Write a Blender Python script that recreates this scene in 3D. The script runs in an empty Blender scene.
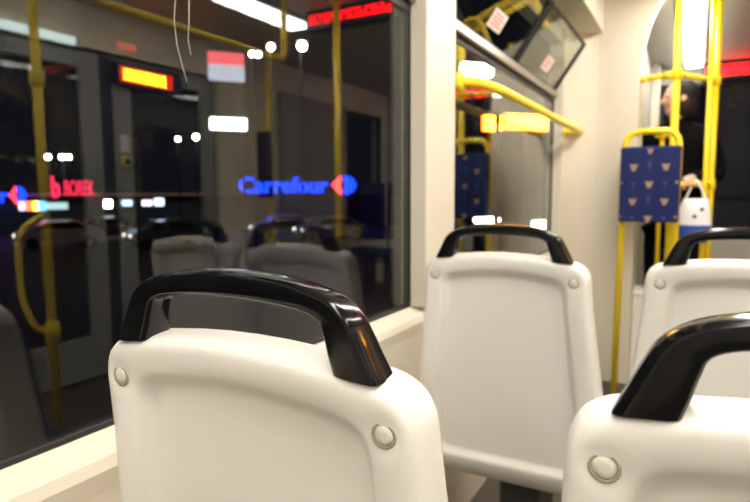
import bpy, bmesh, math, random
from mathutils import Vector, Matrix
random.seed(7)
C = bpy.context.scene.collection
PI = math.pi
def V(*a): return Vector(a)

# ------------------------------------------------------------------ camera
F_PX, YAW, PITCH, ROLL, EYE = 572.0, math.radians(29.3), math.radians(-5.7), math.radians(-0.3), 1.145
_F = V(-math.sin(YAW)*math.cos(PITCH), math.cos(YAW)*math.cos(PITCH), math.sin(PITCH))
_R0 = V(math.cos(YAW), math.sin(YAW), 0); _U0 = _R0.cross(_F)
_R = _R0*math.cos(ROLL)+_U0*math.sin(ROLL); _U = -_R0*math.sin(ROLL)+_U0*math.cos(ROLL)
cd = bpy.data.cameras.new('camera'); cam = bpy.data.objects.new('camera', cd); C.objects.link(cam)
M = Matrix((( _R.x, _U.x, -_F.x, 0), (_R.y, _U.y, -_F.y, 0), (_R.z, _U.z, -_F.z, EYE), (0, 0, 0, 1)))
cam.matrix_world = M
cd.sensor_width = 23.6; cd.lens = 23.6*F_PX/750; cd.clip_start = 0.02; cd.clip_end = 300
cd.dof.use_dof = True; cd.dof.focus_distance = 0.58; cd.dof.aperture_fstop = 4.0
bpy.context.scene.camera = cam
def bearing(x, y):                      # direction of sight for a spot measured on the photograph
    return _F + _R*((x-375)/F_PX) + _U*((251-y)/F_PX)
FAC = math.radians(50); FN = V(-math.sin(FAC), math.cos(FAC), 0); FE = V(math.cos(FAC), math.sin(FAC), 0)
def far(x, y, dist):                    # where that line of sight meets an upright plane `dist` metres off to the left
    d = bearing(x, y); return d*(dist/d.dot(FN)) + V(0, 0, EYE)

# ------------------------------------------------------------------ materials
def mat(name, col, rough=.5, metal=0, emit=None, es=0, spec=.5, noise=0, nscale=20, bump=0, coat=0):
    m = bpy.data.materials.new(name); m.use_nodes = True; nt = m.node_tree; b = nt.nodes['Principled BSDF']
    b.inputs['Base Color'].default_value = (*col, 1); b.inputs['Roughness'].default_value = rough
    b.inputs['Metallic'].default_value = metal; b.inputs['Specular IOR Level'].default_value = spec
    if coat: b.inputs['Coat Weight'].default_value = coat; b.inputs['Coat Roughness'].default_value = .08
    if emit: b.inputs['Emission Color'].default_value = (*emit, 1); b.inputs['Emission Strength'].default_value = es
    if noise or bump:
        tc = nt.nodes.new('ShaderNodeTexCoord'); n = nt.nodes.new('ShaderNodeTexNoise')
        n.inputs['Scale'].default_value = nscale; n.inputs['Detail'].default_value = 4
        nt.links.new(tc.outputs['Object'], n.inputs['Vector'])
        if noise:
            r = nt.nodes.new('ShaderNodeMapRange'); r.inputs[3].default_value = 1-noise; r.inputs[4].default_value = 1+noise
            mx = nt.nodes.new('ShaderNodeMix'); mx.data_type = 'RGBA'; mx.blend_type = 'MULTIPLY'; mx.inputs[0].default_value = 1
            nt.links.new(n.outputs['Fac'], r.inputs[0]); mx.inputs[6].default_value = (*col, 1)
            nt.links.new(r.outputs[0], mx.inputs[7]); nt.links.new(mx.outputs[2], b.inputs['Base Color'])
        if bump:
            bp = nt.nodes.new('ShaderNodeBump'); bp.inputs['Strength'].default_value = bump; bp.inputs['Distance'].default_value = .002
            nt.links.new(n.outputs['Fac'], bp.inputs['Height']); nt.links.new(bp.outputs[0], b.inputs['Normal'])
    return m
def emis(name, col, s): return mat(name, (col[0]*.3, col[1]*.3, col[2]*.3), .5, emit=col, es=s)
def glass(name, r0=.045, tint=(.86, .88, .86)):
    m = bpy.data.materials.new(name); m.use_nodes = True; nt = m.node_tree; nt.nodes.clear()
    out = nt.nodes.new('ShaderNodeOutputMaterial'); mix = nt.nodes.new('ShaderNodeMixShader')
    t = nt.nodes.new('ShaderNodeBsdfTransparent'); t.inputs[0].default_value = (*tint, 1)
    g = nt.nodes.new('ShaderNodeBsdfGlossy'); g.inputs['Roughness'].default_value = 0.0; g.inputs[0].default_value = (1, 1, 1, 1)
    lw = nt.nodes.new('ShaderNodeLayerWeight'); lw.inputs[0].default_value = .5      # facing = 1 - |cos|
    pw = nt.nodes.new('ShaderNodeMath'); pw.operation = 'POWER'; pw.inputs[1].default_value = 5
    ma = nt.nodes.new('ShaderNodeMath'); ma.operation = 'MULTIPLY_ADD'; ma.inputs[1].default_value = 1-r0; ma.inputs[2].default_value = r0
    nt.links.new(lw.outputs['Facing'], pw.inputs[0]); nt.links.new(pw.outputs[0], ma.inputs[0])
    nt.links.new(ma.outputs[0], mix.inputs[0]); nt.links.new(t.outputs[0], mix.inputs[1]); nt.links.new(g.outputs[0], mix.inputs[2])
    nt.links.new(mix.outputs[0], out.inputs[0]); return m
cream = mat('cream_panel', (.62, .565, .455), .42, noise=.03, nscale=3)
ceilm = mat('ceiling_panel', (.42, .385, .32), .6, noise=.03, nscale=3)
greyp = mat('grey_panel', (.30, .30, .27), .5)
shellm = mat('white_moulded_plastic', (.86, .83, .765), .3, noise=.025, nscale=6)
blackp = mat('black_handle_plastic', (.004, .004, .005), .14, spec=.4)
rubber = mat('black_rubber', (.012, .012, .012), .55)
darkgrey = mat('dark_grey_plastic', (.05, .05, .05), .5)
yellow = mat('yellow_paint', (.95, .69, .012), .3)
steel = mat('brushed_metal', (.36, .34, .32), .3, metal=.9)
screwm = mat('screw_cap', (.68, .65, .54), .4)
dirtm = mat('grimy_ring', (.36, .32, .23), .6)
bluef = mat('blue_upholstery', (.005, .013, .095), .9, noise=.2, nscale=150, bump=.3)
motif = mat('tan_motif', (.34, .22, .16), .9); motif2 = mat('pale_blue_motif', (.03, .07, .20), .9)
floorm = mat('dark_vinyl_floor', (.055, .045, .035), .6, noise=.35, nscale=120)
pane = glass('window_glass', .048); pane2 = glass('hopper_glass', .045, (.8, .84, .8))
lampm = emis('lamp_diffuser', (1.0, .955, .875), 12)
whitep = mat('white_sticker', (.8, .78, .76), .5); pinkp = mat('pink_print', (.75, .28, .25), .5)
redled = emis('red_led', (1, .002, .004), 3.4); blackm = mat('black_housing', (.01, .01, .01), .4)
amber = emis('amber_led', (1, .40, .01), 22); amber_rim = emis('amber_rim', (1, .10, .005), 10)

# ------------------------------------------------------------------ mesh helpers
def bm_new(): return bmesh.new()
def box(bm, x0, x1, y0, y1, z0, z1, mi=0, bev=0):
    vs = [bm.verts.new((x, y, z)) for x in (x0, x1) for y in (y0, y1) for z in (z0, z1)]
    fs = [bm.faces.new([vs[i] for i in q]) for q in ((0,1,3,2),(4,6,7,5),(0,4,5,1),(2,3,7,6),(0,2,6,4),(1,5,7,3))]
    for f in fs: f.material_index = mi
    if bev:
        es = list({e for f in fs for e in f.edges})
        bmesh.ops.bevel(bm, geom=es, offset=bev, segments=3, affect='EDGES', profile=.5)
    return bm
def tube(bm, pts, r, n=14, mi=0):
    pts = [Vector(p) for p in pts]; rs = r if isinstance(r, (list, tuple)) else [r]*len(pts)
    t0 = (pts[1]-pts[0]).normalized(); up = V(0,0,1) if abs(t0.z) < .9 else V(1,0,0)
    nrm = (up - t0*up.dot(t0)).normalized(); rings = []
    for i, p in enumerate(pts):
        t = ((pts[min(i+1, len(pts)-1)]-p).normalized() + (p-pts[max(i-1, 0)]).normalized()).normalized()
        nrm = (nrm - t*nrm.dot(t)).normalized(); b = t.cross(nrm)
        rings.append([bm.verts.new(p + (nrm*math.cos(2*PI*k/n) + b*math.sin(2*PI*k/n))*rs[i]) for k in range(n)])
    for a, b in zip(rings, rings[1:]):
        for k in range(n):
            f = bm.faces.new((a[k], a[(k+1)%n], b[(k+1)%n], b[k])); f.smooth = True; f.material_index = mi
    for rg in (rings[0][::-1], rings[-1]): bm.faces.new(rg).material_index = mi
    return bm
def bend(pts, r, seg=6):                 # polyline with rounded corners
    pts = [Vector(p) for p in pts]; out = [pts[0]]
    for a, p, b in zip(pts, pts[1:], pts[2:]):
        u = (a-p); w = (b-p); k = min(r, u.length*.49, w.length*.49); s = p+u.normalized()*k; e = p+w.normalized()*k
        for i in range(seg+1):
            t = i/seg; out.append(s*(1-t)**2 + p*2*t*(1-t) + e*t*t)
    out.append(pts[-1]); return out
def lathe(bm, prof, n=24, mi=0, axis='Z', at=(0,0,0)):
    at = Vector(at); rings = []
    for r, h in prof:
        ring = []
        for k in range(n):
            c, s = math.cos(2*PI*k/n)*r, math.sin(2*PI*k/n)*r
            ring.append(bm.verts.new(at + {'Z': V(c, s, h), 'Y': V(c, h, -s), 'X': V(h, c, s)}[axis]))
        rings.append(ring)
    for a, b in zip(rings, rings[1:]):
        for k in range(n):
            f = bm.faces.new((a[k], a[(k+1)%n], b[(k+1)%n], b[k])); f.smooth = True; f.material_index = mi
    bm.faces.new(rings[0][::-1]).material_index = mi; bm.faces.new(rings[-1]).material_index = mi
    return bm
def prism(bm, poly, d0, d1, axis='Z', mi=0):
    mk = {'Z': lambda a, b, h: (a, b, h), 'Y': lambda a, b, h: (a, h, b), 'X': lambda a, b, h: (h, a, b)}[axis]
    A = [bm.verts.new(mk(a, b, d0)) for a, b in poly]; B = [bm.verts.new(mk(a, b, d1)) for a, b in poly]; n = len(poly)
    fs = [bm.faces.new(A[::-1]), bm.faces.new(B)] + [bm.faces.new((A[i], A[(i+1)%n], B[(i+1)%n], B[i])) for i in range(n)]
    for f in fs: f.material_index = mi
    return bm
def ell(bm, c, r, mi=0, u=20, v=12, rot=None):
    m = Matrix.Translation(c) @ (rot.to_4x4() if rot else Matrix()) @ Matrix.Diagonal((*r, 1))
    g = bmesh.ops.create_uvsphere(bm, u_segments=u, v_segments=v, radius=1, matrix=m)
    for w in g['verts']:
        for f in w.link_faces: f.smooth = True; f.material_index = mi
    return bm
def obj(name, bm, m, parent=None, smooth=False):
    bmesh.ops.recalc_face_normals(bm, faces=bm.faces[:])
    me = bpy.data.meshes.new(name); bm.to_mesh(me); bm.free()
    for x in (m if isinstance(m, (list, tuple)) else [m]): me.materials.append(x)
    if smooth:
        for p in me.polygons: p.use_smooth = True
    o = bpy.data.objects.new(name, me); C.objects.link(o)
    if parent: o.parent = parent
    return o
def tag(o, label=None, cat=None, group=None, kind=None):
    for k, v in (('label', label), ('category', cat), ('group', group), ('kind', kind)):
        if v: o[k] = v
    return o
def thing(name, label, cat, loc=(0,0,0), rz=0, group=None):
    o = bpy.data.objects.new(name, None); C.objects.link(o); o.location = loc; o.rotation_euler = (0, 0, rz)
    o.empty_display_size = .1
    return tag(o, label, cat, group)
def W(bm, loc):                           # world-coordinate mesh -> local to a thing at loc
    bmesh.ops.translate(bm, verts=bm.verts[:], vec=-Vector(loc)); return bm
def struct(name, bm, m, parent=None, label=None, cat=None, smooth=False):
    o = obj(name, bm, m, parent, smooth)
    if not parent: tag(o, label, cat, kind='structure')
    return o
def dup(o, parent=None):
    c = o.copy(); C.objects.link(c)
    if parent: c.parent = parent
    for ch in list(o.children): dup(ch, c)
    return c
def text_bm(body, width, height, depth, bold=.0):
    cu = bpy.data.curves.new('t', 'FONT'); cu.body = body; cu.extrude = .06; cu.offset = bold; cu.resolution_u = 3
    to = bpy.data.objects.new('t', cu); C.objects.link(to); dg = bpy.context.evaluated_depsgraph_get()
    me = bpy.data.meshes.new_from_object(to.evaluated_get(dg)); bpy.data.objects.remove(to); bpy.data.curves.remove(cu)
    bm = bmesh.new(); bm.from_mesh(me); bpy.data.meshes.remove(me)
    xs = [v.co.x for v in bm.verts]; ys = [v.co.y for v in bm.verts]
    for v in bm.verts:                    # stands upright in XZ, faces -Y
        x = (v.co.x-min(xs))/(max(xs)-min(xs))*width - width/2; z = (v.co.y-min(ys))/(max(ys)-min(ys))*height - height/2
        v.co = (x, -v.co.z/.06*depth/2, z)
    return bm

# ------------------------------------------------------------------ room shell
GX = -.745                                # plane of the left window glass
WX = -.69                                 # inner face of the left wall panels
RX = 1.70; CZ = 2.27; Y0, Y1 = -2.6, 6.0; YB = 3.65
struct('floor', box(bm_new(), -.86, 1.86, Y0, Y1+2, -.08, 0), floorm, label='dark vinyl floor of the tram', cat='floor')
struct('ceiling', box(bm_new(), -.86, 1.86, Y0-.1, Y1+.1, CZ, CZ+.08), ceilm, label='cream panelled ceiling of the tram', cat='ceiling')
bm = bm_new()
w1 = (-1.5, 1.54); w2 = (1.765, 3.44); ZB = .817; ZT = 2.0
prism(bm, [(-.775, 0), (-.69, 0), (-.69, .74), (-.686, .772), (-.692, .788), (-.742, ZB-.012), (-.775, ZB-.012)], Y0, YB+.02, 'Y')
for a, b in ((Y0, w1[0]), (w1[1], w2[0]), (w2[1], YB+.02)): box(bm, -.775, WX, a, b, ZB-.013, ZT, bev=.006)
box(bm, -.775, WX-.02, Y0, YB+.02, ZT, CZ)
struct('wall_left', bm, cream, label='cream wall panels with two windows beside the seats', cat='wall')
struct('trim_1', box(bm_new(), -.745, -.514, Y0, YB+.0, 2.07, CZ+.01, bev=.012), cream, label='cream duct box under the ceiling above the windows', cat='trim')

# slanted end panel, passage side and arch
bm = bm_new()
pts = []
for i in range(9):                        # softly curved in plan
    t = i/8; a = V(-.69, YB-.17); b = V(-.665, YB); c = V(-.50, YB)
    q = a*(1-t)**2 + b*2*t*(1-t) + c*t*t; pts.append((q.x, q.y))
prism(bm, pts + [(-.313, YB), (-.313, 3.95), (-.775, 3.95), (-.775, YB-.17)], 0, CZ, 'Z')
arch = [(-.313, CZ)] + [(-.313+.19*(1-math.cos(t)), 1.76+.51*math.sin(t)) for t in [PI/2*i/12 for i in range(12, -1, -1)]]
prism(bm, arch, YB, YB+.07, 'Y')
struct('wall_front', bm, cream, label='cream curved end panel beside the passage', cat='wall')
struct('wall_passage', box(bm_new(), -.775, -.40, 3.95, Y1, 0, CZ), mat('shaded_passage_panel', (.33, .34, .29), .5), label='shaded side wall of the front passage', cat='wall')  # dimness of the passage is put into this grey-green wall colour
struct('trim_2', box(bm_new(), -.40, -.335, 5.75, 5.98, .12, CZ, bev=.01), cream, label='pale post at the far end of the passage', cat='trim')
struct('trim_3', box(bm_new(), -.40, 1.7, 3.97, Y1, 0, .12, bev=.01), floorm, label='raised dark step of the front platform', cat='step')
t = thing('equipment_box', 'low white equipment box in the passage behind the yellow post', 'box', (-.29, 3.8, 0))
obj('body', W(box(bm_new(), -.312, -.19, 3.70, 3.94, 0, .53, bev=.008), t.location), shellm, t)
obj('lid', W(box(bm_new(), -.312, -.185, 3.69, 3.945, .531, .56, bev=.008), t.location), shellm, t)
# front bulkhead with the dark windscreen
bm = bm_new(); box(bm, -.86, 1.86, Y1, Y1+.1, 0, .80); box(bm, -.86, 1.86, Y1, Y1+.1, 2.125, CZ); box(bm, -.86, -.34, Y1, Y1+.1, .8, 2.125); box(bm, 1.62, 1.86, Y1, Y1+.1, .8, 2.125)
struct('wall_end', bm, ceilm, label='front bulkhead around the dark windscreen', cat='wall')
wn = thing('window_3', 'dark front windscreen behind the yellow poles', 'window', (.64, Y1+.05, .8)); tag(wn, kind='structure')
obj('window_pane', W(prism(bm_new(), [(Y1+.55, .80), (Y1+.556, .80), (Y1+.106, 2.12), (Y1+.10, 2.12)], -.34, 1.62, 'X'), wn.location), pane, wn)
obj('dashboard', W(box(bm_new(), -.34, 1.62, Y1+.101, Y1+.55, .74, .799), wn.location), darkgrey, wn)
bm = bm_new(); box(bm, -.34, 1.62, Y1+.0, Y1+.09, .80, .825); box(bm, -.34, 1.62, Y1, Y1+.09, 2.10, 2.125); box(bm, -.34, -.31, Y1, Y1+.09, .825, 2.10); box(bm, 1.59, 1.62, Y1, Y1+.09, .825, 2.10)
obj('window_frame', W(bm, wn.location), rubber, wn)
struct('wall_back', box(bm_new(), -.86, 1.86, Y0-.1, Y0, 0, CZ), mat('rear_panel', (.40, .38, .34), .6), label='dark rear wall behind the camera', cat='wall')

# ------------------------------------------------------------------ left windows
def window(name, ya, yb, label, tilt):
    t = thing(name, label, 'window', (GX, (ya+yb)/2, ZB)); tag(t, kind='structure'); L = t.location
    zt = 1.665
    obj('window_pane', W(box(bm_new(), GX-.005, GX, ya+.004, yb-.004, ZB-.008, zt), L), pane, t)
    bm = bm_new(); g = .014
    for a in ((ya, yb, ZB-.012, ZB-.002), (ya, yb, zt-.004, zt+.02), (ya, ya+.006, ZB, zt), (yb-.006, yb, ZB, zt)):
        box(bm, GX-.02, GX+.004, a[0], a[1], a[2], a[3], bev=.0018)
    obj('gasket', W(bm, L), rubber, t)
    obj('transom_rail', W(box(bm_new(), GX-.02, GX+.022, ya, yb, zt+.021, zt+.058, bev=.006), L), steel, t)
    mid = (ya+yb)/2; dx, dz = (.165, .245) if tilt else (0, .26)
    for a, b in ((ya+.015, mid-.01), (mid+.012, yb-.012)):
        h = bpy.data.objects.new('hopper_pane', None); C.objects.link(h); h.parent = t; h.location = (0, a-L.y, zt+.06-L.z)
        h.rotation_euler = (0, math.atan2(dx, dz), 0); ln = math.hypot(dx, dz); w = b-a
        obj('hopper_glass', box(bm_new(), -.003, .003, .01, w-.01, .01, ln-.01), pane2, h)
        bm = bm_new(); e = .013
        for q in ((0, w, 0, e), (0, w, ln-e, ln), (0, e, e, ln-e), (w-e, w, e, ln-e)): box(bm, -.011, .011, q[0], q[1], q[2], q[3], bev=.003)
        obj('hopper_frame', bm, rubber, h)
        if tilt:
            s = obj('sticker', box(bm_new(), .0035, .0045, w*.42, w*.42+.15, .055, .125), [whitep], h)
            bm = bm_new()
            for k in range(4): box(bm, .0047, .0052, w*.42+.015, w*.42+.13-.02*(k%2), .068+.013*k, .074+.013*k)
            obj('sticker_print', bm, pinkp, h)
    return t
window('window_1', *w1, 'large dark side window beside the nearest left seat', False)
def on_pane(x, y, off=.002):              # spot on the inner face of the left glass
    d = bearing(x, y); return d*((GX+off)/d.x) + V(0, 0, EYE)
scr_m = mat('pale_scratch', (.45, .38, .36), .6)
for pts_ in (((176, -8), (174, 20), (177, 45), (182, 65), (187, 82)), ((189, -8), (189, 20), (188, 40), (191, 55))):
    t = bpy.data.objects['window_1']
    obj('scratch', W(tube(bm_new(), [on_pane(*p) for p in pts_], .0007, 6), t.location), scr_m, t)
window('window_2', *w2, 'narrower looking side window with tilted vent panes above the grab rail', True)

# ------------------------------------------------------------------ right side of the tram
bm = bm_new()
box(bm, RX, 1.86, Y0, Y1, 2.02, CZ); box(bm, RX, 1.86, Y0, -1.6, 0, 2.02); box(bm, RX, 1.86, .7, 1.2, 0, 2.02)
box(bm, RX, 1.86, -1.6, .7, 0, .85); box(bm, RX, 1.86, 3.28, 3.98, 0, 2.02); box(bm, RX, 1.86, 5.0, Y1, 0, .8); box(bm, RX, 1.86, 5.9, Y1, .8, 2.02)
box(bm, 1.56, RX, 3.30, 3.45, 0, CZ)
struct('wall_right', bm, mat('lightened_cream_panel', (.84, .76, .58), .4), label='cream wall opposite with doorway and windows', cat='wall')  # lighter copy of the wall cream, standing in for more light on this side
struct('wall_partition', box(bm_new(), 1.64, 1.86, 3.98, 5.0, 0, 2.02), greyp, label='grey wall panel opposite beyond the doorway', cat='wall')
for nm, ya, yb, lab in (('window_4', -1.6, .7, 'rear window in the opposite wall'), ('window_5', 5.0, 5.9, 'front window in the opposite wall')):
    t = thing(nm, lab, 'window', (RX+.05, ya, .8)); tag(t, kind='structure')
    obj('window_pane', W(box(bm_new(), RX+.05, RX+.055, ya+.01, yb-.01, .8, 2.02), t.location), pane, t)
    bm = bm_new()
    for q in ((ya, yb, .8, .86), (ya, yb, 1.98, 2.02), (ya, ya+.03, .86, 1.98), (yb-.03, yb, .86, 1.98)): box(bm, RX+.03, RX+.07, *q)
    obj('window_frame', W(bm, t.location), rubber, t)
d = thing('door_1', 'double folding door with dark glass in the opposite wall', 'door', (RX+.04, 2.24, 0)); tag(d, kind='structure')
for ya, yb in ((1.2, 2.30), (2.39, 3.25)):
    lf = bpy.data.objects.new('door_leaf', None); C.objects.link(lf); lf.parent = d
    bm = bm_new()
    for q in ((ya, ya+.13, .02, 2.0), (yb-.13, yb, .02, 2.0), (ya+.13, yb-.13, .02, .28), (ya+.13, yb-.13, 1.9, 2.0)): box(bm, RX+.02, RX+.06, *q, bev=.004)
    obj('leaf_frame', W(bm, d.location), greyp, lf)
    obj('leaf_glass', W(box(bm_new(), RX+.035, RX+.041, ya+.13, yb-.13, .28, 1.9), d.location), pane, lf)
obj('centre_seal', W(box(bm_new(), RX+.03, RX+.05, 2.301, 2.389, .02, 2.0), d.location), rubber, d)
t = thing('door_button', 'round yellow door button on the door post reflected in the window', 'button', (RX+.018, 2.455, 1.36))
obj('ring', lathe(bm_new(), [(.036, .0), (.036, -.02), (.02, -.024)], axis='X'), yellow, t)
obj('push_cap', lathe(bm_new(), [(.019, -.02), (.019, -.03), (.01, -.032)], axis='X'), blackm, t)
tag(obj('door_notice', W(box(bm_new(), RX+.012, RX+.019, 2.425, 2.485, 1.42, 1.53), (0,0,0)), whitep), 'small white notice above the yellow door button', 'notice')
t = thing('door_light', 'pale tube light over the opposite door reflected at top left', 'light', (RX-.01, 1.9, 2.03))
obj('tube', W(box(bm_new(), RX-.05, RX-.012, 1.70, 2.12, 2.005, 2.05, bev=.01), t.location), emis('door_tube', (.85, 1, .95), 2.6), t)
obj('bracket', W(box(bm_new(), RX-.012, RX-.001, 1.66, 2.16, 2.0, 2.055), t.location), greyp, t)
tag(obj('indicator_light', box(bm_new(), RX-.03, RX-.001, 2.42, 2.55, 2.06, 2.09, bev=.006), emis('indicator', (1, .25, .15), 1.6)), 'small red indicator light above the opposite door', 'light')
t = thing('side_display', 'amber glowing display above the opposite door, reflected in the large window', 'display', (RX-.03, 2.72, 1.87))
obj('housing', W(box(bm_new(), RX-.05, RX+.018, 2.38, 2.88, 1.83, 1.97, bev=.006), t.location), blackm, t)
obj('screen', W(box(bm_new(), RX-.055, RX-.0505, 2.42, 2.745, 1.86, 1.932, bev=.002), t.location), emis('amber_screen', (1, .33, .006), 26), t)
obj('screen_halo', W(box(bm_new(), RX-.053, RX-.0502, 2.395, 2.80, 1.848, 1.945), t.location), emis('red_screen_halo', (1, .02, .003), 2.5), t)  # red halo around the lit screen, added as a glowing plate
# ticket validator with its own post
t = thing('ticket_validator', 'black ticket validator on an orange yellow post near the opposite wall', 'validator', (1.40, 3.5, 0))
obj('post', tube(bm_new(), [(0,0,0), (0,0,2.35)], .019), yellow, t)
obj('housing', box(bm_new(), -.05, .05, -.09, -.02, 1.12, 1.62, bev=.012), blackm, t)
obj('ticket_slot', box(bm_new(), -.03, .03, -.092, -.089, 1.3, 1.31), darkgrey, t)
# two blue seats far front right
def blue_seat(x, lab):
    t = thing('padded_chair', lab, 'seat', (x, 5.25, .12), group='blue padded seats by the opposite wall')
    obj('backrest', box(bm_new(), -.14, .14, 0, .05, .55, 1.14, bev=.02), bluef, t)
    obj('seat', box(bm_new(), -.14, .14, -.38, .02, .40, .47, bev=.02), bluef, t)
    obj('shell', box(bm_new(), -.145, .145, .052, .075, .3, 1.13, bev=.008), shellm, t)
    obj('pedestal', box(bm_new(), -.05, .05, -.25, .0, 0, .4, bev=.01), darkgrey, t)
blue_seat(1.49, 'blue padded seat against the opposite wall, nearer the wall of the two')
blue_seat(1.17, 'blue padded seat of the opposite pair, nearer the aisle of the two')

# ------------------------------------------------------------------ lamps on the ceiling
def strip(x0, x1, ya, yb, lab):
    t = thing('ceiling_lamp', lab, 'lamp', ((x0+x1)/2, (ya+yb)/2, CZ), group='fluorescent strips along the ceiling')
    obj('housing', W(box(bm_new(), x0-.02, x1+.02, ya-.02, yb+.02, CZ-.022, CZ-.001, bev=.004), t.location), greyp, t)
    obj('diffuser', W(box(bm_new(), x0, x1, ya, yb, CZ-.045, CZ-.0225, bev=.009), t.location), lampm, t)
strip(-.135, -.01, -2.3, -.9, 'white strip lamp above the left seats, rearmost of its row')
strip(-.135, -.01, -.7, .7, 'white strip lamp above the left seats, second from the rear')
strip(-.135, -.01, 1.05, 2.45, 'white strip lamp over the second row of seats reflected in the vent window')
strip(-.135, -.01, 2.62, 3.55, 'white strip lamp above the blue padded panel, before the passage')
strip(-.135, -.01, 3.80, 5.82, 'white strip lamp glaring between the two yellow poles')
strip(.76, .92, -2.3, -.9, 'white strip lamp over the aisle side, rearmost of its row')
strip(.76, .92, -.6, .8, 'white strip lamp over the aisle side, middle of its row')
strip(.76, .92, 1.05, 3.17, 'long white strip lamp reflected at the top of the large window')

# LED displays
def led(name, lab, xa, xb, y, za, zb, seed):
    t = thing(name, lab, 'display', ((xa+xb)/2, y, zb)); L = t.location
    obj('housing', W(box(bm_new(), xa-.03, xb+.03, y, y+.09, za-.03, zb+.03, bev=.008), L), blackm, t)
    rnd = random.Random(seed); bm = box(bm_new(), xa, xb, y-.005, y-.001, za, zb); x = xa+.03; h = zb-za
    while x < xb-.05:
        z = za + h*rnd.choice((.0, .28, .55)); box(bm, x, x+.014+.012*rnd.random(), y-.007, y-.0055, z, z+h*.45, mi=1); x += .036+.03*rnd.random()
    obj('lit_strip', W(bm, L), [redled, blackm], t)
    return t
led('passenger_display', 'red lit display hung from the ceiling, reflected at the top right of the large window', .02, .64, 2.99, 2.178, 2.238, 3)
led('front_display', 'red lit display over the windscreen at the right edge', .02, 1.2, 5.88, 2.142, 2.235, 5)

# ------------------------------------------------------------------ yellow tubes
R_ = .018
t = thing('grab_rail', 'yellow grab rail on brackets across the second side window', 'rail', (-.62, 2.7, 1.50))
L = t.location
obj('bar', W(tube(bm_new(), bend([(WX-.01, 1.80, 1.508), (-.645, 1.83, 1.507), (-.62, 2.0, 1.506), (-.62, 3.60, 1.506)], .08)+[V(-.62, 3.645, 1.506)], R_), L), yellow, t)
obj('bracket', W(tube(bm_new(), bend([(-.62, 3.60, 1.506), (-.655, 3.53, 1.500), (-.695, 3.47, 1.500)], .03), .014), L), yellow, t)
obj('flange', W(lathe(bm_new(), [(.034, 0), (.034, .008), (.02, .012)], axis='X', at=(WX, 1.80, 1.508)), L), yellow, t)
obj('flange', W(lathe(bm_new(), [(.030, 0), (.030, .008), (.02, .012)], axis='X', at=(WX, 3.47, 1.500)), L), yellow, t)

# hoop with blue padded panel
t = thing('padded_hoop', 'blue padded panel with tan motifs on a yellow hoop post', 'panel', (-.2275, 3.45, 0)); L = t.location
obj('hoop', W(tube(bm_new(), bend([(-.372, 3.47, 0), (-.358, 3.47, 1.475), (-.095, 3.47, 1.475), (-.095, 3.47, 0)], .085, 8), .017), L), yellow, t)
bm = bm2 = box(bm_new(), -.374, -.080, 3.405, 3.452, .985, 1.39, bev=.012)
def crest(bm, cx, cz, s):
    prism(bm, [(cx+a*s, cz+b*s) for a, b in ((-1, 1), (-.45, .7), (0, .85), (.45, .7), (1, 1), (.9, .2), (.55, -.4), (.5, -1), (-.5, -1), (-.55, -.4), (-.9, .2))], 3.4035, 3.4055, 'Y', 1)
def wye(bm, cx, cz, s):
    prism(bm, [(cx+a*s, cz+b*s) for a, b in ((-.8, 1), (-.4, 1), (0, .3), (.4, 1), (.8, 1), (.2, -.1), (.2, -1), (-.2, -1), (-.2, -.1))], 3.4035, 3.4055, 'Y', 2)
for r in range(5):
    z = 1.372-.092*r
    if z < 1.0: z = 1.0
    for c in range(3):
        x = -.305+.0775*c
        if r == 0:
            if c == 1: crest(bm, x, 1.365, .015)
            continue
        (crest if (r+c) % 2 else wye)(bm if (r+c) % 2 else bm2, x, z, .019 if (r+c) % 2 else .016)
for r in (1, 3): wye(bm2, -.2275, 1.372-.092*r+.02, .015)
for r in (2, 4): crest(bm, -.094, 1.372-.092*r+.01, .009); crest(bm, -.364, 1.372-.092*r+.01, .007)
obj('pad', W(bm, L), [bluef, motif, motif2], t)

# poles and bars at the passage
def pole(x, y, z0, z1, lab, r=.0195, clamps=()):
    t = thing('grab_pole', lab, 'pole', (x, y, z0))
    obj('tube', tube(bm_new(), [(0, 0, 0), (0, 0, z1-z0)], r), yellow, t)
    obj('flange', lathe(bm_new(), [(.045, 0), (.045, .006), (.024, .02)]), yellow, t)
    obj('flange', lathe(bm_new(), [(.024, z1-z0-.02), (.045, z1-z0-.006), (.045, z1-z0)]), yellow, t)
    for z in clamps: obj('clamp', lathe(bm_new(), [(r+.001, z-z0-.03), (r+.008, z-z0-.025), (r+.008, z-z0+.025), (r+.001, z-z0+.03)]), yellow, t)
    return t
ZT2 = CZ-.002
PA = V(-.126, 3.6, 0); PB = V(.065, 3.93, 0); ZU = 1.787
pole(PA.x, PA.y, 0, ZT2, 'yellow pole rising behind the blue padded panel', clamps=(ZU, 1.19))
pole(PB.x, PB.y, 0, ZT2, 'yellow pole in front of the black windscreen, right of the person', clamps=(ZU, 1.19))
pole(.0365, 3.823, 0, ZT2, 'slim yellow pole just left of the one by the windscreen, among the cross bars', r=.013)
pole(-.205, 4.03, .12, 1.50, 'short slim yellow post behind the left half of the blue padded panel', r=.013)
def bar(lab, a, b, r=.015):
    t = thing('cross_bar', lab, 'bar', tuple((Vector(a)+Vector(b))/2)); obj('tube', W(tube(bm_new(), [a, b], r), t.location), yellow, t)
    a, b = Vector(a), Vector(b); u = (b-a).normalized()
    for q, s in ((a, 1), (b, -1)): obj('socket', W(tube(bm_new(), [q, q+u*s*.04], r+.005), t.location), yellow, t)
bar('upper yellow bar from the passage wall to the first pole', (-.312, 3.685, ZU), (PA.x-.024, PA.y+.006, ZU))
def between(a, b, z, e): u = (b-a).normalized(); return tuple(a+u*e+V(0,0,z)), tuple(b-u*e+V(0,0,z))
bar('upper yellow bar joining the two poles by the windscreen', *between(PA, PB, ZU, .026))
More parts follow.
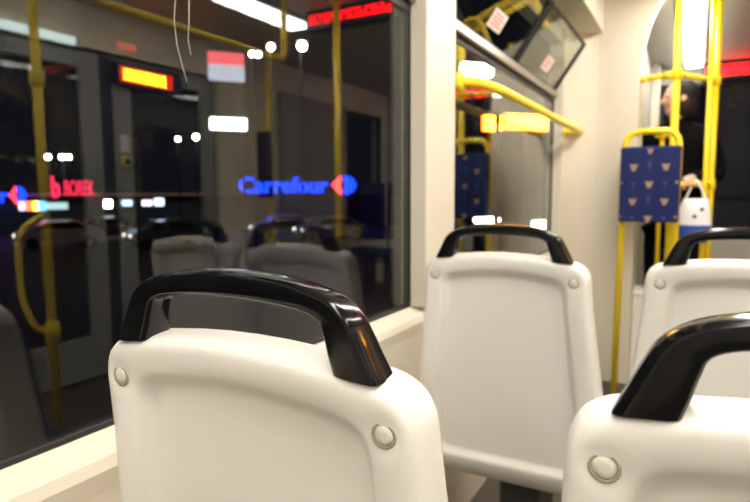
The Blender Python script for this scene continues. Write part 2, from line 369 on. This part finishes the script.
bar('lower yellow bar between the two poles gripped by the person', *between(PA, PB, 1.19, .026))
# aisle pole, reflected at the left; aisle rail
t = pole(.58, 1.236, 0, ZT2, 'yellow aisle pole reflected at the left of the large window', r=.016, clamps=(1.56,))
obj('curved_branch', tube(bm_new(), bend([(0, 0, .64), (0, -.06, .66), (0, -.105, .78), (0, -.105, 1.02), (0, -.0, 1.08)], .08), .011), yellow, t)
obj('clamp', lathe(bm_new(), [(.017, .60), (.026, .605), (.026, .675), (.017, .68)]), yellow, t)
pole(.395, 2.92, 0, ZT2, 'yellow pole reflected beside the blue shop sign')
t = thing('ceiling_rail', 'yellow ceiling handrail reflected across the top of the large window', 'rail', (.58, 1, 1.9)); L = t.location
obj('bar', W(tube(bm_new(), bend([(.58, -1.8, CZ-.01), (.58, -1.8, 1.9), (.58, 2.66, 1.9), (.58, 2.66, CZ-.01)], .07), R_), L), yellow, t)
for y in (.4,): obj('hanger', W(tube(bm_new(), [(.58, y, 1.9), (.58, y, CZ-.002)], .014), L), yellow, t)

# ------------------------------------------------------------------ seats
def lerp(a, b, t): return a+(b-a)*t
def interp(tab, z):
    for (a, b), (c, d) in zip(tab, tab[1:]):
        if z <= c: return lerp(b, d, max(0, (z-a)/(c-a)))
    return tab[-1][1]
def rounded(poly, rad):
    n = len(poly); out = []
    for i in range(n):
        p = Vector(poly[i]); a = Vector(poly[i-1]); b = Vector(poly[(i+1) % n]); r = rad.get(i, 0)
        if not r: out.append(p); continue
        k = min(r, (a-p).length*.95, (b-p).length*.95); s = p+(a-p).normalized()*k; e = p+(b-p).normalized()*k
        for j in range(9): t = j/8; out.append(s*(1-t)**2+p*2*t*(1-t)+e*t*t)
    return out
def resample(poly, n):
    ps = poly+[poly[0]]; L = [0]
    for a, b in zip(ps, ps[1:]): L.append(L[-1]+(b-a).length)
    out = []; j = 0
    for i in range(n):
        d = L[-1]*i/n
        while L[j+1] < d: j += 1
        out.append(ps[j].lerp(ps[j+1], (d-L[j])/max(1e-9, L[j+1]-L[j])))
    return out
def outline(hw, zt, zb, rt, rb, n):
    right = [(hw(z), z) for z in [lerp(zb, zt(hw(.97)), k/6) for k in range(7)]]
    top = [(x, zt(x)) for x in [hw(.97)*(.8-.2*k) for k in range(9)]]
    left = [(-x, z) for x, z in right[::-1]]
    poly = [(0, zb)]+right+top+left
    return resample(rounded(poly, {1: rb, 7: rt, 7+len(top)+1: rt, len(poly)-1: rb}), n)
def recline(z): return (.933-z)*.115 + (.035*((.46-z)/.1)**2 if z < .46 else 0)
SCR = .1765
def make_shell():
    N = 360
    hwO = lambda z: interp([(.33, .250), (.5, .256), (.64, .241), (.86, .2155), (.93, .2095), (.98, .2075)], z)
    hwR = lambda z: interp([(.40, .205), (.64, .183), (.86, .161), (.98, .154)], z)
    O = outline(hwO, lambda x: .996-.50*x*x, .335, .072, .03, N)
    Rr = outline(hwR, lambda x: .953-.75*x*x, .415, .035, .03, N)
    Fl = outline(lambda z: hwR(z)-.017, lambda x: .926-.75*x*x, .437, .03, .03, N)
    bm = bm_new(); rings = []
    def ring(pts, ys):
        rings.append([(p.x, ys, p.y) for p in pts])
    mixp = lambda A, B, t: [a.lerp(b, t) for a, b in zip(A, B)]
    ring(mixp(O, Rr, .5), .052); ring(mixp(O, Rr, .12), .052); ring(mixp(O, Rr, .02), .050)
    for s, y in ((0, .046), (0, .034), (.022, .0215), (.065, .0118), (.12, .0062), (.19, .0028), (.28, .0008), (.40, 0), (.52, 0), (.62, .0002), (.72, .0008), (.82, .0017), (.91, .003), (1, .005)):
        ring(mixp(O, Rr, s), y)
    for s, y in ((.15, .0095), (.4, .0175), (.65, .0235), (.85, .0258), (1, .0264)): ring(mixp(Rr, Fl, s), y)
    cz = .68
    for s, y in ((.8, .0255), (.55, .0235), (.3, .022), (.12, .0215)):
        ring([Vector((p.x*s, cz+(p.y-cz)*s)) for p in Fl], y)
    vs = []
    for rg in rings:
        row = []
        for x, y, z in rg:
            yy = y + recline(z)
            dd = math.hypot(abs(x)-SCR, z-.933)
            if y < .03: yy += .0036*(1-(dd/.024)**2)**1.3 if dd < .024 else 0
            row.append(bm.verts.new((x, yy, z)))
        vs.append(row)
    for a, b in zip(vs, vs[1:]):
        for k in range(N): bm.faces.new((a[k], a[(k+1)%N], b[(k+1)%N], b[k]))
    bm.faces.new(vs[-1])
    f = bm.faces.new(vs[0][::-1])
    for f in bm.faces: f.smooth = True
    return bm
def make_handle():
    half_o = [(.1735, .978), (.1705, .984), (.1630, .999), (.1540, 1.018), (.1435, 1.036), (.124, 1.0505), (.095, 1.0595), (.055, 1.066), (0, 1.0685)]
    half_i = [(.1245, .982), (.1230, .987), (.1190, .999), (.1150, 1.0140), (.1085, 1.0290), (.0900, 1.0365), (.058, 1.0398), (.03, 1.0412), (0, 1.0415)]
    def smooth(half):
        full = [Vector((-x, z)) for x, z in half]+[Vector((x, z)) for x, z in half[-2::-1]]
        out = []
        for i in range(len(full)-1):
            p0, p1, p2, p3 = full[max(0, i-1)], full[i], full[i+1], full[min(len(full)-1, i+2)]
            for k in range(4):
                t = k/4; out.append(.5*((2*p1)+(p2-p0)*t+(2*p0-5*p1+4*p2-p3)*t*t+(3*p1-p0-3*p2+p3)*t**3))
        return out+[full[-1]]
    A, B = smooth(half_o), smooth(half_i); bm = bm_new(); rows = []; n = 28
    for o, i in zip(A, B):
        c = (o+i)/2; h = (o-i)/2; low = max(0, min(1, (1.03-c.y)/.06)); dep = .0175+.005*low
        row = []
        for k in range(n):
            a = 2*PI*k/n; cs, sn = math.cos(a), math.sin(a); ex = .42
            u = math.copysign(abs(cs)**ex, cs); v = math.copysign(abs(sn)**ex, sn)
            q = c+h*u*(1-.14*max(0, v*0)); yy = .0125 + .004*low + v*dep
            row.append(bm.verts.new((q.x, yy, q.y)))
        rows.append(row)
    for a, b in zip(rows, rows[1:]):
        for k in range(n): f = bm.faces.new((a[k], a[(k+1)%n], b[(k+1)%n], b[k])); f.smooth = True
    bm.faces.new(rows[0]); bm.faces.new(rows[-1][::-1]); return bm
def make_seat(lab):
    t = thing('passenger_chair', lab, 'seat', (0, 0, 0), group='white shell seats with black grab handles')
    obj('seat_shell', make_shell(), shellm, t)
    obj('grab_handle', make_handle(), blackp, t)['label'] = 'glossy black grab handle on top'
    for s in (-1, 1):
        sc = obj('screw', lathe(bm_new(), [(.0125, .004), (.0125, .0008), (.0116, -.0002), (.0096, .0002), (.0090, .0024)], 32, axis='Y', at=(s*SCR, .0016, .933)), dirtm, t)
        obj('screw_cap', lathe(bm_new(), [(.0088, .0035), (.0088, .0006), (.0080, -.0006), (.0035, -.0010)], 32, axis='Y', at=(s*SCR, .0016, .933)), screwm, sc)
    bm = box(bm_new(), -.165, .165, .054, .090, .47, .93, bev=.014)
    for v in bm.verts: v.co.y += recline(v.co.z)
    obj('back_cushion', bm, bluef, t)
    obj('seat_base', box(bm_new(), -.20, .20, .13, .52, .385, .425, bev=.014), shellm, t)
    obj('seat_cushion', box(bm_new(), -.185, .185, .14, .51, .426, .465, bev=.015), bluef, t)
    obj('pedestal', box(bm_new(), -.06, .06, .22, .42, 0, .384, bev=.01), darkgrey, t)
    return t
s1 = make_seat('nearest left white seat back with black handle, beside the large window'); s1.location = (-.408, .424, 0)
for loc, lab in (((-.42, 1.383, 0), 'white seat back in the second row, beside the pillar between the windows'),
                 ((.123, .454, 0), 'nearest right white seat back, cut off by the lower right corner'),
                 ((.11, 1.47, 0), 'white seat back in the second row, in front of the yellow poles')):
    s = dup(s1); s.location = loc; s['label'] = lab

# ------------------------------------------------------------------ person and bag
skin = mat('skin', (.62, .36, .26), .5); coat = mat('black_coat', (.004, .004, .005), .95, spec=.05); hairm = mat('dark_hair', (.012, .009, .008), .7, spec=.2)
trous = mat('dark_trousers', (.008, .008, .01), .95, spec=.05); shoe = mat('black_shoe', (.01, .01, .01), .5)
def skinned(name, verts, edges, radii, m, parent, root=0, sub=2):
    me = bpy.data.meshes.new(name); me.from_pydata(verts, edges, []); me.materials.append(m)
    o = bpy.data.objects.new(name, me); C.objects.link(o)
    md = o.modifiers.new('s', 'SKIN'); md.use_smooth_shade = True
    for i, r in enumerate(radii):
        d = me.skin_vertices[0].data[i]; d.radius = (r, r) if not isinstance(r, tuple) else r; d.use_root = (i == root)
    sb = o.modifiers.new('u', 'SUBSURF'); sb.levels = sb.render_levels = sub
    dg = bpy.context.evaluated_depsgraph_get(); dg.update()
    m2 = bpy.data.meshes.new_from_object(o.evaluated_get(dg)); bpy.data.objects.remove(o)
    for pl in m2.polygons: pl.use_smooth = True
    if not m2.materials: m2.materials.append(m)
    o = bpy.data.objects.new(name, m2); C.objects.link(o); o.parent = parent; return o
pz = .12
P = thing('person', 'person in a black coat standing behind the poles, one hand on the yellow bar', 'person', (-.13, 4.35, pz))
# local frame: faces -Y (towards the seats); the right hand reaches forward to the bar
grip = PA.lerp(PB, .42) + V(.13, -4.35, 1.19-pz)
bd = (PB-PA).normalized()
vs = [V(0,0,.90), V(0,.0,1.08), V(0,.01,1.26), V(0,.01,1.40), V(0,0,1.47), V(0,-.01,1.545)]
ra = [.135, .12, .14, .11, .055, .05]
es = [(i, i+1) for i in range(5)]
def add(p, r, to): vs.append(Vector(p)); ra.append(r); es.append((to, len(vs)-1)); return len(vs)-1
hd = [add((0,-.012,1.60), .075, 5)]; hd.append(add((0,-.01,1.66), .082, hd[-1])); hd.append(add((0,0,1.715), .06, hd[-1]))
for s in (-1, 1):
    h = add((s*.09,0,.84), .085, 0); k = add((s*.10,-.015,.48), .058, h); a = add((s*.10,.01,.09), .038, k); f = add((s*.11,-.13,.035), .035, a)
def arm(sd, elbow, wrist, fingers):
    sh = add((sd*.17,.01,1.39), .055, 3); el = add(elbow, .040, sh); wr = add(wrist, .026, el)
    d = (Vector(wrist)-Vector(elbow)).normalized(); palm = add(Vector(wrist)+d*.05, (.030), wr)
    for base, mid, tip in fingers(Vector(wrist)+d*.05, d):
        b = add(base, .009, palm); m_ = add(mid, .0085, b); add(tip, .0075, m_)
wrR = grip + V(-.0, .085, .03)
def fR(pc, d):                            # fingers close over the bar, thumb beneath
    out = []
    for k, ln in enumerate((.9, 1.0, .95, .8)):
        o_ = bd*(-.033+.022*k); out.append((grip+o_+V(0,.012,.026), grip+o_+V(0,-.024,.020)*ln, grip+o_+V(0,-.022,-.016)*ln))
    out.append((grip+bd*-.045+V(0,.035,-.005), grip+bd*-.045+V(0,.010,-.026), grip+bd*-.035+V(0,-.012,-.027))); return out
def fL(pc, d):
    out = []
    for k, ln in enumerate((.9, 1.0, .95, .8)):
        o_ = V(0, -.033+.022*k, 0); out.append((pc+o_+V(0,0,-.035), pc+o_+V(.008,0,-.062*ln), pc+o_+V(.032,0,-.070*ln)))
    out.append((pc+V(.015,-.045,-.012), pc+V(.028,-.05,-.035), pc+V(.034,-.042,-.055))); return out
elR = V(.24, -.02, 1.13); elL = V(-.17, .07, 1.12); wrL = V(-.13, -.06, .88)
arm(1, tuple(elR), tuple(wrR), fR); arm(-1, tuple(elL), tuple(wrL), fL)
body = skinned('body', [tuple(v) for v in vs], es, ra, skin, P)
# head turned towards the left
hr = Matrix.Rotation(math.radians(-72), 3, 'Z'); hc = V(0, -.012, 1.635)
def H(x, y, z): return hc + hr @ V(x, y, z)
bm = bm_new(); ell(bm, H(0, -.005, .005), (.074, .092, .108), rot=hr)
ell(bm, H(0, -.094, -.012), (.013, .020, .022), rot=hr); ell(bm, H(0, -.04, -.075), (.045, .045, .035), rot=hr)
for s in (-1, 1): ell(bm, H(s*.077, .01, -.005), (.010, .022, .032), rot=hr)
hd_ = obj('head', bm, skin, body)
eyem = mat('eye_dark', (.03, .02, .02), .3)
for s in (-1, 1): obj('eye', ell(bm_new(), H(s*.030, -.083, .012), (.011, .008, .007), rot=hr), eyem, hd_)
obj('mouth', ell(bm_new(), H(0, -.086, -.055), (.024, .009, .006), rot=hr), mat('lip', (.45, .15, .13), .5), hd_)
bm = bm_new(); ell(bm, H(0, .030, .028), (.090, .092, .102), rot=hr); ell(bm, H(0, .055, -.05), (.080, .062, .105), rot=hr); ell(bm, H(.055, .03, -.04), (.035, .055, .09), rot=hr)
obj('hair', bm, hairm, P)
cv = [(0,.0,.62), (0,0,.80), (0,0,.95), (0,.0,1.10), (0,.01,1.27), (0,.01,1.40), (0,.004,1.48), (0,-.004,1.535)]; cr = [.20, .19, .17, .16, .17, .125, .08, .066]
ce = [(i, i+1) for i in range(7)]
for sd, el, wr in ((1, elR, wrR), (-1, elL, wrL)):
    i = len(cv); cv += [(sd*.175, .01, 1.395), tuple(el), tuple(Vector(el).lerp(wr, .93))]; cr += [.070, .056, .044]; ce += [(5, i), (i, i+1), (i+1, i+2)]
skinned('coat', cv, ce, cr, coat, P, 2)
for s in (-1, 1):
    skinned('trouser_leg', [(s*.09,0,.80), (s*.10,-.015,.48), (s*.10,.01,.10)], [(0,1),(1,2)], [.10, .075, .06], trous, P, 0)
    bm = bm_new(); ell(bm, V(s*.11,-.06,.045), (.05, .135, .045)); obj('shoe', bm, shoe, P)
# carrier bag hung from the lower bar
bgx = PA.lerp(PB, .62); g = thing('carrier_bag', 'white and blue carrier bag hanging from the lower yellow bar', 'bag', (bgx.x, bgx.y-.085, .86))
L = g.location
def bag_bm():
    bm = bm_new(); rows = []
    for z, w, dp in ((0, .065, .035), (.02, .078, .045), (.10, .085, .05), (.18, .08, .045), (.235, .066, .03), (.25, .062, .02)):
        row = []
        for k in range(24):
            a = 2*PI*k/24; row.append(bm.verts.new((math.cos(a)*w*(1+.05*math.sin(3*a+z*30)), math.sin(a)*dp, z)))
        rows.append(row)
    for a, b in zip(rows, rows[1:]):
        for k in range(24):
            f = bm.faces.new((a[k], a[(k+1)%24], b[(k+1)%24], b[k])); f.smooth = True
            f.material_index = 1 if a[0].co.z < .1 else 0
    bm.faces.new(rows[0][::-1]).material_index = 1; bm.faces.new(rows[-1]); return bm
obj('bag_body', bag_bm(), [mat('white_plastic_bag', (.8, .8, .82), .4), mat('blue_plastic_bag', (.03, .08, .42), .4)], g)
for q in (V(.0, -.047, .15), V(.035, -.041, .19)): obj('printed_spot', ell(bm_new(), q, (.011, .006, .011)), blackm, g)
for s in (-1, 1): obj('strap', tube(bm_new(), bend([(-.05, s*.012, .245), (-.01, .085+s*.012, .352), (.01, .085+s*.012, .352), (.05, s*.012, .245)], .03), .006, 8), g and bpy.data.materials['white_plastic_bag'], g)

# ------------------------------------------------------------------ outside, at night
GZ = -1.6
asphalt = mat('asphalt', (.035, .035, .037), .75, noise=.3, nscale=2)
struct('ground', box(bm_new(), -110, -1.6, -60, 120, GZ-.2, GZ), asphalt, label='dark car park outside the windows', cat='ground')
def upright(name, lab, cat, p, group=None): return thing(name, lab, cat, tuple(p), FAC, group)
brick = mat('dark_render', (.012, .012, .012), .8); fasc = mat('pale_fascia', (.5, .33, .28), .6, emit=(1, .55, .4), es=.02)
D = 46.0
b = upright('shop_building', 'low dark shop building across the car park with a pale fascia', 'building', far(160, 196, D)*1)
b.location.z = GZ; H0 = 2.72
obj('wall', box(bm_new(), -26, 40, .5, 10, 0, H0), brick, b)
obj('fascia', box(bm_new(), -11, 3, -.6, .45, H0-.02, H0+.16), fasc, b)
obj('shopfront_glass', box(bm_new(), -11, 3, .42, .5, .1, 2.2), mat('shopfront', (.02, .03, .03), .1, emit=(.5, .75, .7), es=.003), b)
blue_s = emis('blue_sign', (.005, .03, 1), 2.2); red_s = emis('red_sign', (1, .03, .05), 2.2); pink_s = emis('pink_red_sign', (1, .03, .10), .8)
def px(dist): return dist/F_PX*1.0
def far_w(x0, x1, y, dist): a = far(x0, y, dist); c = far(x1, y, dist); return (a+c)/2, (c-a).dot(FE)
def far_h(x, y0, y1, dist): return far(x, y0, dist).z-far(x, y1, dist).z
def logo(parent, cx, h, ratio):
    w = h*ratio
    bm = bm_new(); prism(bm, [(cx-w*.5, 0), (cx-w*.12, h*.5), (cx-w*.12, h*.22), (cx-w*.2, 0), (cx-w*.12, -h*.22), (cx-w*.12, -h*.5)], -.12, .12, 'Y')
    obj('red_emblem', bm, red_s, parent)
    bm = bm_new(); prism(bm, [(cx-w*.04, h*.36), (cx+w*.1, h*.5), (cx+w*.36, h*.34), (cx+w*.5, 0), (cx+w*.36, -h*.34), (cx+w*.1, -h*.5), (cx-w*.04, -h*.36), (cx+w*.06, -h*.1), (cx+w*.06, h*.1)], -.12, .12, 'Y')
    obj('blue_emblem', bm, blue_s, parent)
DS = 45.0
def carsign(x0, x1, xl, y0, y1, lab, ratio, dist=DS):
    c, w = far_w(x0, x1, (y0+y1)/2, dist); h = far_h((x0+x1)/2, y0, y1, dist)
    t = upright('shop_sign', lab, 'sign', c)
    bm = text_bm('Carrefour', w, h, .2, .02); obj('letters', bm, blue_s, t)
    lc, _ = far_w(xl-1, xl+1, (y0+y1)/2, dist); logo(t, (lc-c).dot(FE), h*1.25, ratio)
    obj('sign_frame', box(bm_new(), -w/2, w/2+h*2.4, .14, .2, -h*.5, -h*.4), brick, t)
    z0 = GZ+H0+.16-t.location.z
    for k in (-.45, .1, .6): obj('sign_leg', box(bm_new(), k*w-.05, k*w+.05, .12, .22, z0-.0, -h*.4), brick, t)
carsign(239, 328, 344, 177, 193, 'long blue lit shop sign with a red and blue emblem, right of the seat', 1.35)
carsign(-80, 8, 18, 188, 203, 'blue lit shop sign with emblem cut off by the left edge', .8)
c, w = far_w(64.5, 94, 188, DS); t = upright('shop_sign', 'pink red lit shop lettering at the left of the window', 'sign', c); h = far_h(78, 181, 196, DS)
obj('letters', text_bm('BOREK', w, h, .2, .0), pink_s, t)
lc = far(55.5, 187, DS)
obj('tall_initial', W(text_bm('b', h*.5, h*1.45, .2, .03), (-(lc-c).dot(FE), 0, -(lc-c).z)), pink_s, t)
obj('sign_frame', box(bm_new(), -w/2-h, w/2, .12, .2, -h*.62, -h*.5), brick, t)
# lights under the fascia
def glow(x, y, wpx, hpx, col, s, lab, dist=43.6, name='shop_light'):
    p = far(x, y, dist); w = wpx*dist/F_PX*.95; h = hpx*dist/F_PX
    t = upright(name, lab, 'light', p)
    obj('lit_panel', box(bm_new(), -w/2, w/2, -.05, .05, -h/2, h/2, bev=.048), emis('glow', col, s), t)
    obj('back_box', box(bm_new(), -w/2, w/2, .055, .12, -h/2, h/2), brick, t)
glow(30, 206, 5.6, 8, (1, .10, .03), 2.5, 'red part of the row of coloured shop lights')
glow(36, 206, 5, 8, (1, .65, .05), 3, 'yellow part of the row of coloured shop lights')
glow(42, 206, 6, 8, (.05, .25, 1), 2.5, 'blue part of the row of coloured shop lights')
glow(22, 206, 5.6, 8, (.8, .55, .9), 1.1, 'lilac shop light left of the red one')
glow(57, 206, 18, 6, (.5, .75, .8), .55, 'wide dim white shop light under the pink lettering')
glow(108, 204, 7, 7, (1, 1, 1), 6, 'brightest round white shop light under the fascia')
glow(127, 203, 9, 5, (.4, .65, 1), 1.5, 'pale blue shop light right of the brightest white one')
glow(147, 203, 9, 5, (.9, .7, 1), 1.5, 'lilac white shop light under the fascia')
glow(159, 202, 9, 7, (.6, .75, 1), 1.5, 'rightmost pale blue shop light under the fascia')
# lit sign tower: red and white boxes, white box below
t = upright('sign_tower', 'tall sign tower with a red box over a white box and a bright white light', 'sign', far(230, 190, 22)); t.location.z = GZ; z_ = lambda y: far(229, y, 22).z-GZ
w_ = far_w(211, 247, 66, 22)[1]
obj('red_box', box(bm_new(), -w_/2, w_/2, -.1, .1, z_(65), z_(53), bev=.03), emis('red_box_light', (1, .12, .16), .45), t)
wb = obj('white_box', box(bm_new(), -w_/2, w_/2, -.1, .1, z_(81), z_(65.5), bev=.03), emis('white_box_light', (.75, .8, 1), .3), t)
obj('bright_box', box(bm_new(), -w_/2, w_/2*1.05, -.1, .1, z_(130), z_(118), bev=.05), emis('bright_box_light', (.85, .9, 1), 3.5), t)
for s in (-1, 1): obj('post', box(bm_new(), s*w_*.42-.06, s*w_*.42+.06, .105, .2, 0, z_(54)), brick, t)
# street lamps
def street(x, y, dist, rpx, lab, twin=0, s=25):
    p = far(x, y, dist); t = upright('street_lamp', lab, 'street lamp', (p.x, p.y, GZ), group='street lamps over the car park'); hz = p.z-GZ; r = rpx*dist/F_PX
    obj('post', tube(bm_new(), [(0, .3, 0), (0, .3, hz*.6), (0, .3, hz+.12)], [.06, .045, .03], 10), brick, t)
    obj('arm', tube(bm_new(), [(0, .3, hz+.1), (0, 0, hz+r+.02)], .04, 8), brick, t)
    for k in range(twin+1):
        dx = (far(x+twin_px*k, y, dist)-p).dot(FE) if k else 0
        hd = obj('lamp_head', box(bm_new(), dx-r*1.3, dx+r*1.3, -r*1.2, r*1.2, hz+r*.9, hz+r*1.25), brick, t)
        obj('bulb', ell(bm_new(), V(dx, 0, hz), (r, r, r), u=14, v=8), emis('street_bulb', (1, 1, .86), s), hd)
        if k: obj('side_arm', tube(bm_new(), [(0, .1, hz+r+.03), (dx, 0, hz+r+.03)], .04, 8), brick, t)
twin_px = 6.5
street(62, 157, 60, 2.2, 'twin street lamp in the dark sky above the pink lettering', 1, 12)
street(48, 157, 60, 2.2, 'single street lamp just left of the twin lamp at left', 0, 12)
street(178, 139, 40, 2.0, 'small street lamp with greenish glow, left of a brighter one', 0, 10)
street(196, 137, 40, 2.6, 'brighter street lamp below the red glow, left of the sign tower', 0, 14)
street(252, 54, 30, 2.6, 'twin street lamp under the yellow rail end at window top', 1, 14)
street(271, 47, 30, 3.3, 'street lamp at the bend of the reflected yellow rail', 0, 16)
street(302, 46, 26, 4.6, 'largest glowing street lamp at the top of the window', 0, 14)
# amber boards
def amberboard(x0, x1, y0, y1, dist, lab):
    c, w = far_w(x0, x1, (y0+y1)/2, dist); h = far_h((x0+x1)/2, y0, y1, dist); t = upright('amber_board', lab, 'sign', c)
    obj('lit_face', box(bm_new(), -w/2, w/2, -.04, .04, -h/2, h/2, bev=h*.12), amber, t)
    obj('red_rim', box(bm_new(), -w/2*1.05, w/2*1.05, .041, .1, -h/2*1.15, h/2*1.15, bev=.02), amber_rim, t)
    obj('post', box(bm_new(), -.05, .05, .101, .2, GZ-c.z, h/2), brick, t)
amberboard(507, 550, 115, 129, 9, 'wide amber lit board seen through the second window')
amberboard(485, 502, 116, 130, 9, 'small amber lit board left of the wide one')
# shelter lamps beyond the second window
def shelter(x, y, wpx, hpx, dist, lab, s=8):
    p = far(x, y, dist); w = wpx*dist/F_PX*1.35; h = hpx*dist/F_PX
    t = upright('shelter_lamp', lab, 'lamp', p)
    obj('tube', box(bm_new(), -w/2, w/2, -.05, .05, -h/2, h/2, bev=h*.3), emis('shelter_tube', (1, .98, .92), s), t)
    obj('bracket', box(bm_new(), -w/2, w/2, .055, .1, -h/2, h/2), brick, t)
    obj('post', box(bm_new(), -.03, .03, .101, .16, GZ-p.z, h/2), brick, t)
shelter(477, 70, 30, 15, 6.0, 'bright white lamp beyond the second window, just under the transom')
shelter(503, 94, 16, 6, 7.4, 'slim white lamp beyond the second window behind the grab rail', 4)
shelter(487, 220, 24, 6, 9.0, 'low white light beyond the second window, above the seat handle')
shelter(541, 225, 18, 11, 7.0, 'low white light at the lower right corner of the second window')
# cars in the car park
carpaints = [mat('car_paint', c, .3, coat=.5) for c in ((.45, .45, .45), (.08, .10, .14), (.35, .33, .30), (.10, .02, .02), (.03, .03, .04))]
tyre = mat('tyre', (.01, .01, .01), .8); headl = emis('headlight', (1, .95, .85), 1.2); cglass = mat('car_glass', (.01, .01, .012), .1)
def car(x, y, dist, paint, lab, rz=0):
    p = far(x, y, dist); t = upright('parked_car', lab, 'car', (p.x, p.y, GZ), group='cars on the car park'); t.rotation_euler.z += rz
    prof = [(-2.05, .32), (-2.1, .75), (-1.95, .92), (-1.35, .98), (-.75, 1.42), (.75, 1.45), (1.5, 1.0), (2.0, .9), (2.1, .7), (2.1, .32)]
    bm = prism(bm_new(), prof, -.82, .82, 'Y'); bmesh.ops.bevel(bm, geom=bm.edges[:], offset=.06, segments=2, affect='EDGES'); obj('body', bm, paint, t)
    bm = prism(bm_new(), [(-1.15, 1.0), (-.72, 1.36), (.70, 1.38), (1.25, 1.02)], -.835, .835, 'Y'); obj('side_windows', bm, cglass, t)
    for a in (-1.3, 1.3):
        for s in (-1, 1): obj('wheel', lathe(bm_new(), [(.2, s*.62), (.32, s*.64), (.32, s*.84), (.2, s*.86)], 20, axis='Y', at=(a, 0, .32)), tyre, t)
    for s in (-1, 1): obj('headlight', ell(bm_new(), V(-2.07, s*.6, .72), (.06, .16, .08)), headl, t)
for i, (x, y, dist, k, lab, rz) in enumerate(((60, 226, 34, 0, 'pale car parked by the reflected pole', .2), (104, 222, 38, 4, 'dark car right of the pale one by the pole', .2),
        (168, 222, 32, 1, 'blue grey car parked under the lilac light', .3), (285, 222, 36, 2, 'pale car parked under the long blue sign', .1), (330, 222, 33, 0, 'silver car parked near the window right edge', .2))):
    car(x, y, dist, carpaints[k], lab, rz)

# ------------------------------------------------------------------ world and view
w = bpy.data.worlds.new('night'); bpy.context.scene.world = w; w.use_nodes = True
w.node_tree.nodes['Background'].inputs[0].default_value = (.004, .004, .006, 1); w.node_tree.nodes['Background'].inputs[1].default_value = .6
vs_ = bpy.context.scene.view_settings
vs_.view_transform = 'Standard'; vs_.look = 'None'; vs_.gamma = 1; vs_.use_curve_mapping = False; vs_.exposure = 1.5
